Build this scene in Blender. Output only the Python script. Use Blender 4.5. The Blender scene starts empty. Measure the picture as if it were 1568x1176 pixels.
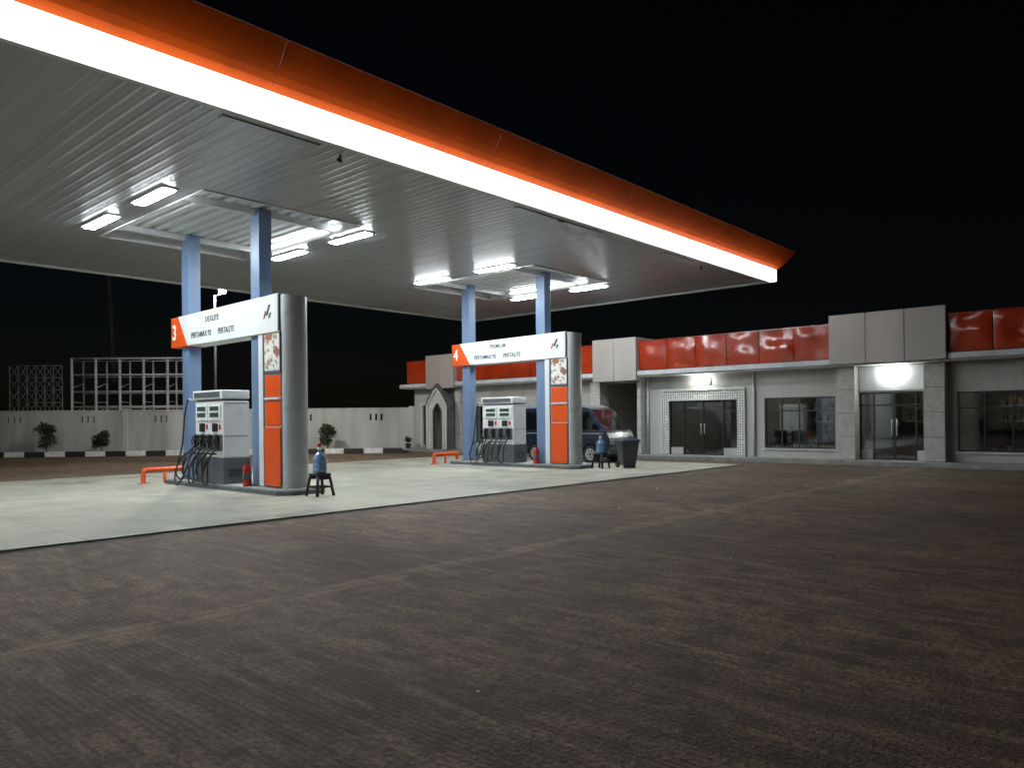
import bpy, bmesh, math, random
from mathutils import Vector, Matrix
random.seed(7)
scene=bpy.context.scene
COL=scene.collection
# ------------------------------------------------------------------ helpers
def root(name,loc=(0,0,0),rz=0.0):
    e=bpy.data.objects.new(name,None); e.empty_display_size=0.3
    e.location=loc; e.rotation_euler=(0,0,rz); COL.objects.link(e); return e
def mk(name,parent,verts,faces,mat,smooth=False,bevel=0,seg=2):
    m=bpy.data.meshes.new(name); m.from_pydata([tuple(v) for v in verts],[],faces)
    m.update(); o=bpy.data.objects.new(name,m); COL.objects.link(o)
    if parent: o.parent=parent
    if mat: m.materials.append(mat)
    bm=bmesh.new(); bm.from_mesh(m); bmesh.ops.recalc_face_normals(bm,faces=bm.faces); bm.to_mesh(m); bm.free()
    if smooth:
        for p in m.polygons: p.use_smooth=True
    if bevel:
        b=o.modifiers.new("bevel",'BEVEL'); b.width=bevel; b.segments=seg; b.limit_method='ANGLE'; b.angle_limit=math.radians(30)
    return o
def boxdata(x0,x1,y0,y1,z0,z1):
    return [(x0,y0,z0),(x1,y0,z0),(x1,y1,z0),(x0,y1,z0),(x0,y0,z1),(x1,y0,z1),(x1,y1,z1),(x0,y1,z1)],\
      [(0,3,2,1),(4,5,6,7),(0,1,5,4),(1,2,6,5),(2,3,7,6),(3,0,4,7)]
def box(name,parent,x0,x1,y0,y1,z0,z1,mat,bevel=0):
    v,f=boxdata(x0,x1,y0,y1,z0,z1); return mk(name,parent,v,f,mat,bevel=bevel)
def boxes(name,parent,lst,mat,bevel=0):
    V=[];F=[]
    for b in lst:
        v,f=boxdata(*b); n=len(V); V+=v; F+=[tuple(i+n for i in q) for q in f]
    return mk(name,parent,V,F,mat,bevel=bevel)
def tubedata(p0,p1,r0,r1=None,seg=12):
    r1=r0 if r1 is None else r1
    p0=Vector(p0);p1=Vector(p1);d=(p1-p0).normalized()
    a=Vector((0,0,1)) if abs(d.z)<0.9 else Vector((1,0,0))
    u=d.cross(a).normalized(); w=d.cross(u)
    V=[];F=[]
    for p,r in((p0,r0),(p1,r1)):
        for i in range(seg):
            t=2*math.pi*i/seg; V.append(p+u*math.cos(t)*r+w*math.sin(t)*r)
    for i in range(seg):
        j=(i+1)%seg; F.append((i,j,seg+j,seg+i))
    F.append(tuple(range(seg))[::-1]); F.append(tuple(range(seg,2*seg)))
    return V,F
def tubes(name,parent,lst,mat,seg=12,smooth=False,bevel=0):
    V=[];F=[]
    for t in lst:
        v,f=tubedata(*t,seg=seg); n=len(V); V+=v; F+=[tuple(i+n for i in q) for q in f]
    o=mk(name,parent,V,F,mat,bevel=bevel)
    for p in o.data.polygons:
        if len(p.vertices)==4: p.use_smooth=True
    return o
def prism(name,parent,pts,axis,a0,a1,mat,bevel=0,smooth=False):
    V=[]
    for a in(a0,a1):
        for p in pts:
            V.append({'x':(a,p[0],p[1]),'y':(p[0],a,p[1]),'z':(p[0],p[1],a)}[axis])
    n=len(pts); F=[tuple(range(n))[::-1],tuple(range(n,2*n))]
    F+=[(i,(i+1)%n,n+(i+1)%n,n+i) for i in range(n)]
    o=mk(name,parent,V,F,mat,bevel=bevel)
    if smooth:
        for p in o.data.polygons:
            if len(p.vertices)==4: p.use_smooth=True
        o.data.set_sharp_from_angle(angle=math.radians(40)) if hasattr(o.data,'set_sharp_from_angle') else None
    return o
def lathe(name,parent,prof,cx,cy,mat,seg=24):
    V=[];F=[]
    for r,z in prof:
        for i in range(seg):
            t=2*math.pi*i/seg; V.append((cx+r*math.cos(t),cy+r*math.sin(t),z))
    for k in range(len(prof)-1):
        for i in range(seg):
            j=(i+1)%seg; F.append((k*seg+i,k*seg+j,(k+1)*seg+j,(k+1)*seg+i))
    F.append(tuple(range(seg))[::-1]); F.append(tuple(range((len(prof)-1)*seg,len(prof)*seg)))
    return mk(name,parent,V,F,mat,smooth=True)
def curve(name,parent,pts,r,mat,cyclic=False):
    c=bpy.data.curves.new(name,'CURVE'); c.dimensions='3D'; c.bevel_depth=r; c.bevel_resolution=2; c.resolution_u=8
    s=c.splines.new('NURBS'); s.points.add(len(pts)-1)
    for i,p in enumerate(pts): s.points[i].co=(p[0],p[1],p[2],1)
    s.use_endpoint_u=True; s.order_u=4; s.use_cyclic_u=cyclic
    o=bpy.data.objects.new(name,c); COL.objects.link(o); o.parent=parent; c.materials.append(mat)
    return o
TM=Matrix(((0,0,-1),(-1,0,0),(0,1,0)))
def text(name,parent,s,loc,size,mat,sx=1.0,bold=0.0):
    c=bpy.data.curves.new(name,'FONT'); c.body=s; c.size=size; c.extrude=0.003; c.offset=bold
    o=bpy.data.objects.new(name+"_tmp",c); COL.objects.link(o)
    bpy.context.view_layer.update()
    me=bpy.data.meshes.new_from_object(o.evaluated_get(bpy.context.evaluated_depsgraph_get()))
    bpy.data.objects.remove(o)
    me.transform(Matrix.Diagonal((sx,1,1,1))); me.transform(TM.to_4x4()); me.transform(Matrix.Translation(loc))
    me.materials.clear(); me.materials.append(mat)
    t=bpy.data.objects.new(name,me); COL.objects.link(t); t.parent=parent; return t
# ------------------------------------------------------------------ materials
def newmat(name):
    m=bpy.data.materials.new(name); m.use_nodes=True; nt=m.node_tree; nt.nodes.clear()
    out=nt.nodes.new('ShaderNodeOutputMaterial'); return m,nt,out
def N(nt,t,**k):
    n=nt.nodes.new(t)
    for a,b in k.items(): setattr(n,a,b)
    return n
def L(nt,a,b): nt.links.new(a,b)
def math_(nt,op,a,b=None,c=None):
    n=N(nt,'ShaderNodeMath',operation=op)
    for i,v in enumerate((a,b,c)):
        if v is None: continue
        if isinstance(v,(int,float)): n.inputs[i].default_value=v
        else: L(nt,v,n.inputs[i])
    return n.outputs[0]
def mix_(nt,fac,a,b,typ='MIX'):
    n=N(nt,'ShaderNodeMix',data_type='RGBA',blend_type=typ)
    if isinstance(fac,(int,float)): n.inputs[0].default_value=fac
    else: L(nt,fac,n.inputs[0])
    for i,v in((6,a),(7,b)):
        if isinstance(v,tuple): n.inputs[i].default_value=(v[0],v[1],v[2],1)
        else: L(nt,v,n.inputs[i])
    return n.outputs[2]
def noise_(nt,vec,scale,detail=4,rough=0.55):
    n=N(nt,'ShaderNodeTexNoise'); n.inputs['Scale'].default_value=scale; n.inputs['Detail'].default_value=detail
    n.inputs['Roughness'].default_value=rough; L(nt,vec,n.inputs['Vector']); return n.outputs['Fac']
def ramp_(nt,fac,lo,hi,a=0.0,b=1.0):
    n=N(nt,'ShaderNodeMapRange'); n.clamp=True
    L(nt,fac,n.inputs[0])
    for i,v in zip((1,2,3,4),(lo,hi,a,b)): n.inputs[i].default_value=v
    return n.outputs[0]
def pmat(name,col,rough=0.5,metal=0.0,var=0.25,scale=3.0,bump=0.0,bscale=30,spec=0.5,streak=False,coat=0):
    m,nt,out=newmat(name); p=N(nt,'ShaderNodeBsdfPrincipled'); L(nt,p.outputs[0],out.inputs[0])
    tc=N(nt,'ShaderNodeTexCoord').outputs['Object']
    v=tc
    if streak:
        mp=N(nt,'ShaderNodeMapping'); mp.inputs['Scale'].default_value=(1,1,0.12); L(nt,tc,mp.inputs[0]); v=mp.outputs[0]
    n1=noise_(nt,v,scale,4,0.6)
    f=ramp_(nt,n1,0.35,0.7)
    dark=tuple(c*(1-var) for c in col)
    c=mix_(nt,f,col,dark); L(nt,c,p.inputs['Base Color'])
    L(nt,ramp_(nt,n1,0.3,0.7,max(rough-0.04,0.02),min(rough+0.06,1)),p.inputs['Roughness'])
    p.inputs['Metallic'].default_value=metal
    p.inputs['Specular IOR Level'].default_value=spec
    if coat: p.inputs['Coat Weight'].default_value=coat
    if bump:
        b=N(nt,'ShaderNodeBump'); b.inputs['Strength'].default_value=bump; b.inputs['Distance'].default_value=0.02
        L(nt,noise_(nt,tc,bscale,2),b.inputs['Height']); L(nt,b.outputs[0],p.inputs['Normal'])
    return m
def emat(name,col,strength):
    m,nt,out=newmat(name); e=N(nt,'ShaderNodeEmission'); e.inputs[0].default_value=(*col,1); e.inputs[1].default_value=strength
    L(nt,e.outputs[0],out.inputs[0]); return m
def glassmat(name,tint,fr=0.06):
    m,nt,out=newmat(name); t=N(nt,'ShaderNodeBsdfTransparent'); t.inputs[0].default_value=(*tint,1)
    g=N(nt,'ShaderNodeBsdfGlossy'); g.inputs['Roughness'].default_value=0.02; g.inputs[0].default_value=(0.9,0.95,1,1)
    lw=N(nt,'ShaderNodeFresnel'); lw.inputs[0].default_value=1.5
    f=math_(nt,'ADD',lw.outputs[0],fr)
    x=N(nt,'ShaderNodeMixShader'); L(nt,f,x.inputs[0]); L(nt,t.outputs[0],x.inputs[1]); L(nt,g.outputs[0],x.inputs[2]); L(nt,x.outputs[0],out.inputs[0])
    return m
def ground_mat():
    m,nt,out=newmat("grooved_concrete"); p=N(nt,'ShaderNodeBsdfPrincipled'); L(nt,p.outputs[0],out.inputs[0])
    tc=N(nt,'ShaderNodeTexCoord').outputs['Object']
    sp=N(nt,'ShaderNodeSeparateXYZ'); L(nt,tc,sp.inputs[0]); x,y=sp.outputs[0],sp.outputs[1]
    mp=N(nt,'ShaderNodeMapping'); mp.inputs['Scale'].default_value=(1.0,0.55,1); L(nt,tc,mp.inputs[0])
    big=noise_(nt,mp.outputs[0],0.42,4,0.62)
    mid=noise_(nt,tc,3.0,5,0.74)
    fine=noise_(nt,tc,26,3,0.8)
    mp2=N(nt,'ShaderNodeMapping'); mp2.inputs['Scale'].default_value=(5,0.8,1); L(nt,tc,mp2.inputs[0])
    streak=noise_(nt,mp2.outputs[0],1.3,4,0.72)
    c=mix_(nt,ramp_(nt,big,0.38,0.62),(0.29,0.200,0.130),(0.135,0.092,0.062))
    c=mix_(nt,ramp_(nt,mid,0.45,0.60,0,0.8),c,(0.075,0.053,0.037))
    c=mix_(nt,ramp_(nt,streak,0.50,0.64,0,0.62),c,(0.35,0.255,0.175))
    c=mix_(nt,ramp_(nt,fine,0.44,0.60,0,0.75),c,(0.048,0.035,0.026))
    # broad darker patches, spread at random over the drive
    blotch=noise_(nt,tc,0.13,2,0.5)
    c=mix_(nt,ramp_(nt,blotch,0.45,0.62,0,0.45),c,(0.06,0.045,0.035))
    wob=math_(nt,'MULTIPLY',math_(nt,'SUBTRACT',mid,0.5),0.05)
    def dist(v,off,per):
        a=math_(nt,'DIVIDE',math_(nt,'SUBTRACT',math_(nt,'ADD',v,wob),off),per)
        fr=math_(nt,'FRACT',math_(nt,'ADD',a,0.5)); return math_(nt,'MULTIPLY',math_(nt,'ABSOLUTE',math_(nt,'SUBTRACT',fr,0.5)),per)
    dy=dist(y,5.7,9.2); dx=dist(x,-1.2,5.0)
    band=ramp_(nt,dy,0.08,0.17,0.55,0); c=mix_(nt,math_(nt,'MULTIPLY',band,ramp_(nt,mid,0.40,0.58,1.0,0.2)),c,(0.32,0.23,0.16))
    bx=ramp_(nt,dx,0.05,0.12,0.25,0); c=mix_(nt,math_(nt,'MULTIPLY',bx,ramp_(nt,big,0.4,0.6)),c,(0.26,0.18,0.12))
    line=ramp_(nt,dy,0.006,0.016,0.6,0); c=mix_(nt,line,c,(0.03,0.024,0.02))
    gw=math_(nt,'MULTIPLY',math_(nt,'SUBTRACT',big,0.5),0.10)
    xs=math_(nt,'ADD',x,gw)
    g0=math_(nt,'SINE',math_(nt,'MULTIPLY',xs,2*math.pi/0.045))
    g=ramp_(nt,g0,-0.3,0.8)
    gm=math_(nt,'MULTIPLY',ramp_(nt,streak,0.42,0.58,1.0,0.0),ramp_(nt,dy,0.12,0.18))
    gg=math_(nt,'MULTIPLY',g,gm)
    c=mix_(nt,math_(nt,'MULTIPLY',gg,0.55),c,(0.04,0.029,0.021))
    L(nt,c,p.inputs['Base Color'])
    p.inputs['Roughness'].default_value=0.75; p.inputs['Specular IOR Level'].default_value=0.3
    h=math_(nt,'ADD',math_(nt,'MULTIPLY',g0,-0.10),noise_(nt,tc,34,2,0.8))
    b=N(nt,'ShaderNodeBump'); b.inputs['Strength'].default_value=0.9; b.inputs['Distance'].default_value=0.016
    L(nt,h,b.inputs['Height']); L(nt,b.outputs[0],p.inputs['Normal'])
    return m
def slab_mat():
    m,nt,out=newmat("forecourt_concrete"); p=N(nt,'ShaderNodeBsdfPrincipled'); L(nt,p.outputs[0],out.inputs[0])
    tc=N(nt,'ShaderNodeTexCoord').outputs['Object']
    big=noise_(nt,tc,0.30,3,0.55); mid=noise_(nt,tc,1.2,5,0.65); fine=noise_(nt,tc,30,2,0.7)
    mp=N(nt,'ShaderNodeMapping'); mp.inputs['Scale'].default_value=(0.30,1.3,1); L(nt,tc,mp.inputs[0])
    st=noise_(nt,mp.outputs[0],1.0,4,0.6)
    c=mix_(nt,ramp_(nt,big,0.35,0.65),(0.46,0.45,0.365),(0.31,0.31,0.26))
    c=mix_(nt,ramp_(nt,mid,0.45,0.68,0,0.42),c,(0.20,0.20,0.165))
    c=mix_(nt,ramp_(nt,st,0.48,0.72,0,0.5),c,(0.52,0.50,0.40))
    c=mix_(nt,ramp_(nt,fine,0.4,0.7,0,0.35),c,(0.17,0.17,0.14))
    sp=N(nt,'ShaderNodeSeparateXYZ'); L(nt,tc,sp.inputs[0])
    def dist(v,off,per):
        a=math_(nt,'DIVIDE',math_(nt,'SUBTRACT',v,off),per)
        fr=math_(nt,'FRACT',math_(nt,'ADD',a,0.5)); return math_(nt,'MULTIPLY',math_(nt,'ABSOLUTE',math_(nt,'SUBTRACT',fr,0.5)),per)
    dm=math_(nt,'MINIMUM',dist(sp.outputs[0],3.5,4.75),dist(sp.outputs[1],12.0,4.2))
    line=ramp_(nt,dm,0.006,0.016,0.6,0); c=mix_(nt,line,c,(0.09,0.09,0.075))
    os_=math_(nt,'MULTIPLY',ramp_(nt,dist(sp.outputs[0],6.6,9.5),0.2,1.1,1,0),ramp_(nt,noise_(nt,tc,0.9,4),0.5,0.64))
    c=mix_(nt,math_(nt,'MULTIPLY',os_,0.6),c,(0.08,0.09,0.09))
    L(nt,c,p.inputs['Base Color']); L(nt,ramp_(nt,mid,0.3,0.7,0.35,0.65),p.inputs['Roughness'])
    b=N(nt,'ShaderNodeBump'); b.inputs['Strength'].default_value=0.35; b.inputs['Distance'].default_value=0.01
    L(nt,fine,b.inputs['Height']); L(nt,b.outputs[0],p.inputs['Normal']); return m
def ceil_mat():
    m,nt,out=newmat("ceiling_ribbed_sheet"); p=N(nt,'ShaderNodeBsdfPrincipled'); L(nt,p.outputs[0],out.inputs[0])
    tc=N(nt,'ShaderNodeTexCoord').outputs['Object']
    sp=N(nt,'ShaderNodeSeparateXYZ'); L(nt,tc,sp.inputs[0])
    mp=N(nt,'ShaderNodeMapping'); mp.inputs['Scale'].default_value=(5.0,0.05,1); L(nt,tc,mp.inputs[0])
    pv=noise_(nt,mp.outputs[0],1.0,1)
    L(nt,mix_(nt,ramp_(nt,pv,0.3,0.7),(0.31,0.33,0.335),(0.235,0.25,0.257)),p.inputs['Base Color'])
    p.inputs['Metallic'].default_value=0.3; p.inputs['Roughness'].default_value=0.36
    s=math_(nt,'SINE',math_(nt,'MULTIPLY',sp.outputs[0],2*math.pi/0.2))
    s=ramp_(nt,s,0.3,0.95)
    b=N(nt,'ShaderNodeBump'); b.inputs['Strength'].default_value=0.32; b.inputs['Distance'].default_value=0.012
    L(nt,s,b.inputs['Height']); L(nt,b.outputs[0],p.inputs['Normal']); return m

M_ground=ground_mat(); M_slab=slab_mat(); M_ceil=ceil_mat()
M_grass=pmat("verge_grass",(0.06,0.07,0.035),0.9,var=0.5,scale=4,bump=0.8,bscale=60)
M_kerbW=pmat("kerb_white_paint",(0.78,0.78,0.75),0.6,var=0.35,scale=5)
M_kerbB=pmat("kerb_black_paint",(0.02,0.02,0.02),0.6,var=0.3)
M_island=pmat("island_kerb_paint",(0.12,0.13,0.14),0.6,var=0.4,scale=4,bump=0.3)
M_islandtop=pmat("island_top_concrete",(0.33,0.34,0.32),0.6,var=0.4,scale=3,bump=0.2)
M_orange=pmat("orange_panel",(0.68,0.085,0.012),0.35,var=0.12,scale=2,spec=0.5)
M_fascia=pmat("orange_fascia",(0.74,0.105,0.003),0.55,var=0.25,scale=1.2,bump=0.10,bscale=1.4,spec=0.15)
M_white=pmat("white_enamel",(0.66,0.68,0.68),0.35,var=0.15,scale=2,streak=True)
M_silver=pmat("silver_panel",(0.46,0.485,0.50),0.28,metal=0.0,var=0.05,scale=1,spec=0.7)
M_dgrey=pmat("dark_grey_panel",(0.09,0.10,0.115),0.45,var=0.2)
M_black=pmat("black_rubber",(0.012,0.012,0.013),0.45,var=0.2)
M_blue=pmat("blue_column_paint",(0.14,0.205,0.33),0.35,var=0.2,scale=2,streak=True)
M_deck=pmat("galvanised_deck",(0.66,0.69,0.70),0.35,metal=0.2,var=0.1,scale=1)
M_trim=pmat("canopy_trim",(0.5,0.5,0.48),0.5,var=0.2)
M_wall=pmat("render_wall",(0.50,0.50,0.47),0.75,var=0.25,scale=1.2,bump=0.15,bscale=40,streak=True)
M_clad=pmat("composite_cladding",(0.40,0.375,0.35),0.4,metal=0.1,var=0.2,scale=0.8,streak=True)
M_tile=pmat("pilaster_stone",(0.50,0.495,0.47),0.55,var=0.25,scale=5)
M_red=pmat("red_fascia_panel",(0.42,0.042,0.010),0.14,var=0.3,scale=1.0,bump=0.6,bscale=1.6,spec=0.8)
M_ledge=pmat("white_ledge",(0.62,0.64,0.66),0.5,var=0.3,scale=2)
M_frame=pmat("black_window_frame",(0.02,0.022,0.025),0.35,var=0.1)
M_glass=glassmat("window_glass",(0.6,0.63,0.63),0.07)
M_bwall=pmat("boundary_wall_plaster",(0.56,0.57,0.54),0.8,var=0.45,scale=0.9,bump=0.2,bscale=20,streak=True)
M_steel=pmat("galvanised_steel",(0.7,0.72,0.72),0.4,metal=0.0,var=0.3,scale=3)
M_rust=pmat("dark_steel",(0.10,0.10,0.10),0.6,var=0.4)
M_truss=pmat("weathered_steel",(0.22,0.22,0.22),0.6,var=0.4)
M_extred=pmat("extinguisher_red",(0.45,0.018,0.012),0.25,var=0.1)
M_van=pmat("van_blue_paint",(0.010,0.024,0.052),0.22,metal=0.0,var=0.15,coat=0.6)
M_vanroof=pmat("van_roof_highlight",(0.12,0.15,0.19),0.3,var=0.15,coat=0.4)  # paler than the body: roof highlight put into the colour
M_gl=pmat("vehicle_dark_glass",(0.006,0.007,0.009),0.08,var=0.1,spec=0.6)
M_chrome=pmat("wheel_alloy",(0.5,0.51,0.53),0.35,metal=0.4,var=0.15)
M_bin=pmat("bin_plastic",(0.045,0.055,0.065),0.4,var=0.2)
M_leaf=pmat("shrub_leaf",(0.035,0.055,0.02),0.6,var=0.5,scale=8)
M_palm=pmat("palm_leaf",(0.035,0.05,0.02),0.6,var=0.5,scale=4)
M_bark=pmat("palm_bark",(0.06,0.055,0.05),0.9,var=0.5,scale=6,bump=0.8,bscale=12)
M_txt=pmat("sign_lettering",(0.03,0.035,0.05),0.5,var=0.05)
M_txtw=pmat("sign_lettering_white",(0.85,0.85,0.85),0.5,var=0.02)
M_txtr=pmat("sign_lettering_red",(0.35,0.04,0.03),0.5,var=0.05)
M_txtg=pmat("sign_lettering_green",(0.04,0.12,0.07),0.5,var=0.05)
M_jug=pmat("water_jug_plastic",(0.12,0.24,0.40),0.12,var=0.1,coat=0.5)
M_int=pmat("interior_wall",(0.40,0.39,0.36),0.8,var=0.15)
M_wood=pmat("dark_wood_door",(0.07,0.035,0.02),0.5,var=0.3)
M_lcd=pmat("display_panel",(0.05,0.08,0.07),0.2,var=0.1)
M_lblue=pmat("label_blue",(0.10,0.22,0.45),0.4,var=0.2)
M_goods=pmat("shelf_goods_print",(0.35,0.28,0.18),0.5,var=0.8,scale=7)
E_tube=emat("canopy_luminaire",(0.90,0.97,1.0),185)
E_recess=emat("recess_fill_strip",(0.93,0.98,1.0),16)  # added glow strips to brighten the recesses, no fitting visible there
E_band=emat("lit_fascia_band",(0.99,0.99,1.0),9.0)
E_wall=emat("wall_lamp_emitter",(0.95,1.0,0.96),60)
E_street=emat("street_lamp_emitter",(1.0,0.96,0.88),1900)
def poster_mat():
    m,nt,out=newmat("poster_print"); p=N(nt,'ShaderNodeBsdfPrincipled'); L(nt,p.outputs[0],out.inputs[0])
    tc=N(nt,'ShaderNodeTexCoord').outputs['Object']
    c=mix_(nt,ramp_(nt,noise_(nt,tc,3.2,3),0.56,0.60),(0.72,0.71,0.66),(0.32,0.13,0.08))
    c=mix_(nt,ramp_(nt,noise_(nt,tc,9,4),0.53,0.60,0,0.8),c,(0.16,0.13,0.10))
    L(nt,c,p.inputs['Base Color']); p.inputs['Roughness'].default_value=0.3; return m
M_poster=poster_mat()
def lace_mat():
    m,nt,out=newmat("carved_lattice_panel"); p=N(nt,'ShaderNodeBsdfPrincipled'); L(nt,p.outputs[0],out.inputs[0])
    tc=N(nt,'ShaderNodeTexCoord').outputs['Object']
    v=N(nt,'ShaderNodeTexVoronoi',feature='DISTANCE_TO_EDGE'); v.inputs['Scale'].default_value=11; v.inputs['Randomness'].default_value=0.15; L(nt,tc,v.inputs[0])
    f=ramp_(nt,v.outputs['Distance'],0.16,0.22)
    L(nt,mix_(nt,f,(0.74,0.74,0.70),(0.14,0.14,0.13)),p.inputs['Base Color'])
    p.inputs['Roughness'].default_value=0.6; return m
M_lace=lace_mat()

# ------------------------------------------------------------------ ground
g=mk("ground",None,[(-400,-400,0),(400,-400,0),(400,400,0),(-400,400,0)],[(0,1,2,3)],M_ground)
r=root("forecourt_pavement")
box("slab",r,-14,22.3,10.3,22.6,-0.02,0.035,M_slab,bevel=0.012)
box("drain_strip",r,-14,22.36,10.20,10.294,-0.02,0.006,M_black)

# ------------------------------------------------------------------ canopy
ZC=5.85; X0,X1,Y0,Y1=-12.0,23.4,9.75,23.2
CX=8.43; S=9.5
can=root("gas_station_canopy")
def ribbed(name,x0,x1,y0,y1,z,per,gap,h,mat):
    V=[];F=[];x=x0;prof=[]
    while x<x1-1e-4:
        e=min(x+per,x1); f=min(x+per-gap,e)
        prof+=[(x,z),(f,z),(min(f+gap*0.3,e),z+h),(min(f+gap*0.7,e),z+h)]; x=e
    prof.append((x1,z))
    for px,pz in prof: V+=[(px,y0,pz),(px,y1,pz)]
    F=[(2*i,2*i+1,2*i+3,2*i+2) for i in range(len(prof)-1)]
    return mk(name,can,V,F,mat)
def sheet(name,x0,x1,y0,y1): mk(name,can,[(x0,y0,ZC),(x1,y0,ZC),(x1,y1,ZC),(x0,y1,ZC)],[(0,1,2,3)],M_ceil)
rec=[]
for i in(-1,0,1): rec.append((CX+i*S-1.78,CX+i*S+1.78))
RY0,RY1=13.57,18.6
sheet("ceiling_near",X0,X1,Y0,RY0)
sheet("ceiling_far",X0,X1,RY1,Y1)
xs=[X0]+[v for a in rec for v in a]+[X1]
for i in range(0,len(xs),2): sheet("ceiling_between_%d"%i,xs[i],xs[i+1],RY0,RY1)
for i,(a,b) in enumerate(rec):
    ribbed("recess_deck_%d"%i,a+0.002,b-0.002,RY0+0.002,RY1-0.002,6.04,0.30,0.15,0.08,M_deck)
    boxes("recess_lip_%d"%i,can,[(a-0.03,a,RY0-0.03,RY1+0.03,ZC-0.02,6.2),(b,b+0.03,RY0-0.03,RY1+0.03,ZC-0.02,6.2),(a,b,RY0-0.03,RY0,ZC-0.02,6.2),(a,b,RY1,RY1+0.03,ZC-0.02,6.2)],M_trim)
    boxes("recess_fill_strip_%d"%i,can,[(a+0.004,a+0.03,14.3,17.6,5.93,5.97),(b-0.03,b-0.004,14.3,17.6,5.93,5.97)],E_recess)
    boxes("recess_crossbeam_%d"%i,can,[(a+0.004,b-0.004,14.62,14.72,5.90,6.03),(a+0.004,b-0.004,17.87,17.97,5.90,6.03)],M_deck)
box("roof",can,X0+0.1,X1-0.1,Y0+0.1,Y1-0.1,6.35,6.6,M_rust)
boxes("ceiling_flashing",can,[(X0,X1,20.9,20.93,ZC-0.005,ZC+0.01)]+[(xa,xa+1.6,10.05,10.17,ZC-0.02,ZC+0.01) for xa in(5.2,11.5,12.9,17.3,20.9)],M_ceil)
bt=0.12
boxes("lit_band",can,[(X0,X1+bt,Y0-bt,Y0,ZC,6.2),(X1,X1+bt,Y0+0.001,Y1-0.001,ZC,6.2),(X0,X1+bt,Y1,Y1+bt,ZC,6.2)],E_band)
boxes("band_gutter",can,[(X0,X1,Y0+0.004,Y0+0.1,ZC-0.05,ZC+0.12),(X1-0.1,X1-0.004,Y0+0.1,Y1-0.1,ZC-0.05,ZC+0.12),(X0,X1,Y1-0.1,Y1-0.004,ZC-0.05,ZC+0.12)],M_trim)
def flare():
    zb,zt,o0,o1=6.203,6.78,bt-0.005,0.58
    def sec(t):
        return o0+(o1-o0)*(t**0.85), zb+(zt-zb)*(t**1.05)
    K=6
    V=[];F=[]
    def strip(P,dirs):
        n0=len(V)
        for (p,d) in zip(P,dirs):
            for k in range(K+1):
                o,z=sec(k/K); V.append((p[0]+d[0]*o,p[1]+d[1]*o,z))
        for i in range(len(P)-1):
            for k in range(K):
                a=n0+i*(K+1)+k; F.append((a,a+K+1,a+K+2,a+1))
    n=8; seg=(X1-X0)/n
    for i in range(n):
        a=X0+i*seg; b=a+seg-0.006
        e=(X1,) if i==n-1 else (b,)
        strip([(a,Y0),(e[0],Y0)],[(0,-1),(1 if i==n-1 else 0,-1)])
        strip([(a,Y1),(e[0],Y1)],[(0,1),(1 if i==n-1 else 0,1)])
    m=4; sg=(Y1-Y0)/m
    for i in range(m):
        a=Y0+i*sg; b=a+sg
        strip([(X1,a),(X1,b-0.006 if i<m-1 else b)],[(1,-1 if i==0 else 0),(1,1 if i==m-1 else 0)])
    mk("orange_fascia",can,V,F,M_fascia)
    V2=[(X0,Y0-o1-0.004,zt),(X1+o1,Y0-o1-0.004,zt),(X1+o1+0.004,Y1+o1,zt),(X0,Y1+o1,zt),(X0,Y0+0.3,6.62),(X1-0.3,Y0+0.3,6.62),(X1-0.3,Y1-0.3,6.62),(X0,Y1-0.3,6.62)]
    mk("parapet_inner_slope",can,V2,[(0,1,5,4),(1,2,6,5),(2,3,7,6)],M_rust)
    boxes("fascia_backing",can,[(X0,X1-0.02,Y0+0.0,Y0+0.05,6.21,6.62),(X0,X1-0.02,Y1-0.05,Y1,6.21,6.62),(X1-0.05,X1-0.0,Y0+0.06,Y1-0.06,6.21,6.62)],M_rust)
flare()
for i in(-1,0,1):
    for dx in(-2.27,2.27):
        for yy in(14.6,17.25):
            cx=CX+i*S+dx
            box("luminaire_tray",can,cx-0.15,cx+0.15,yy-0.74,yy+0.74,ZC-0.03,ZC+0.02,M_white)
            box("luminaire_diffuser",can,cx-0.10,cx+0.10,yy-0.68,yy+0.68,ZC-0.05,ZC-0.032,E_tube)
for xx in(7.3,19.6):
    box("cctv_bracket",can,xx-0.015,xx+0.015,10.2,10.23,ZC-0.08,ZC,M_black)
    tubes("cctv_camera",can,[((xx-0.07,10.17,ZC-0.10),(xx+0.05,10.25,ZC-0.09),0.028)],M_black)
for i in(-1,0,1):
    for yy in(14.5,17.75):
        x=8.28+i*S
        box("steel_column",can,x,x+0.30,yy,yy+0.35,0.12,6.03,M_blue,bevel=0.008)
        boxes("column_base_plate",can,[(x-0.06,x+0.36,yy-0.004 if yy==14.5 else yy-0.06,yy+0.41,0.14,0.175)],M_dgrey)

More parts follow.
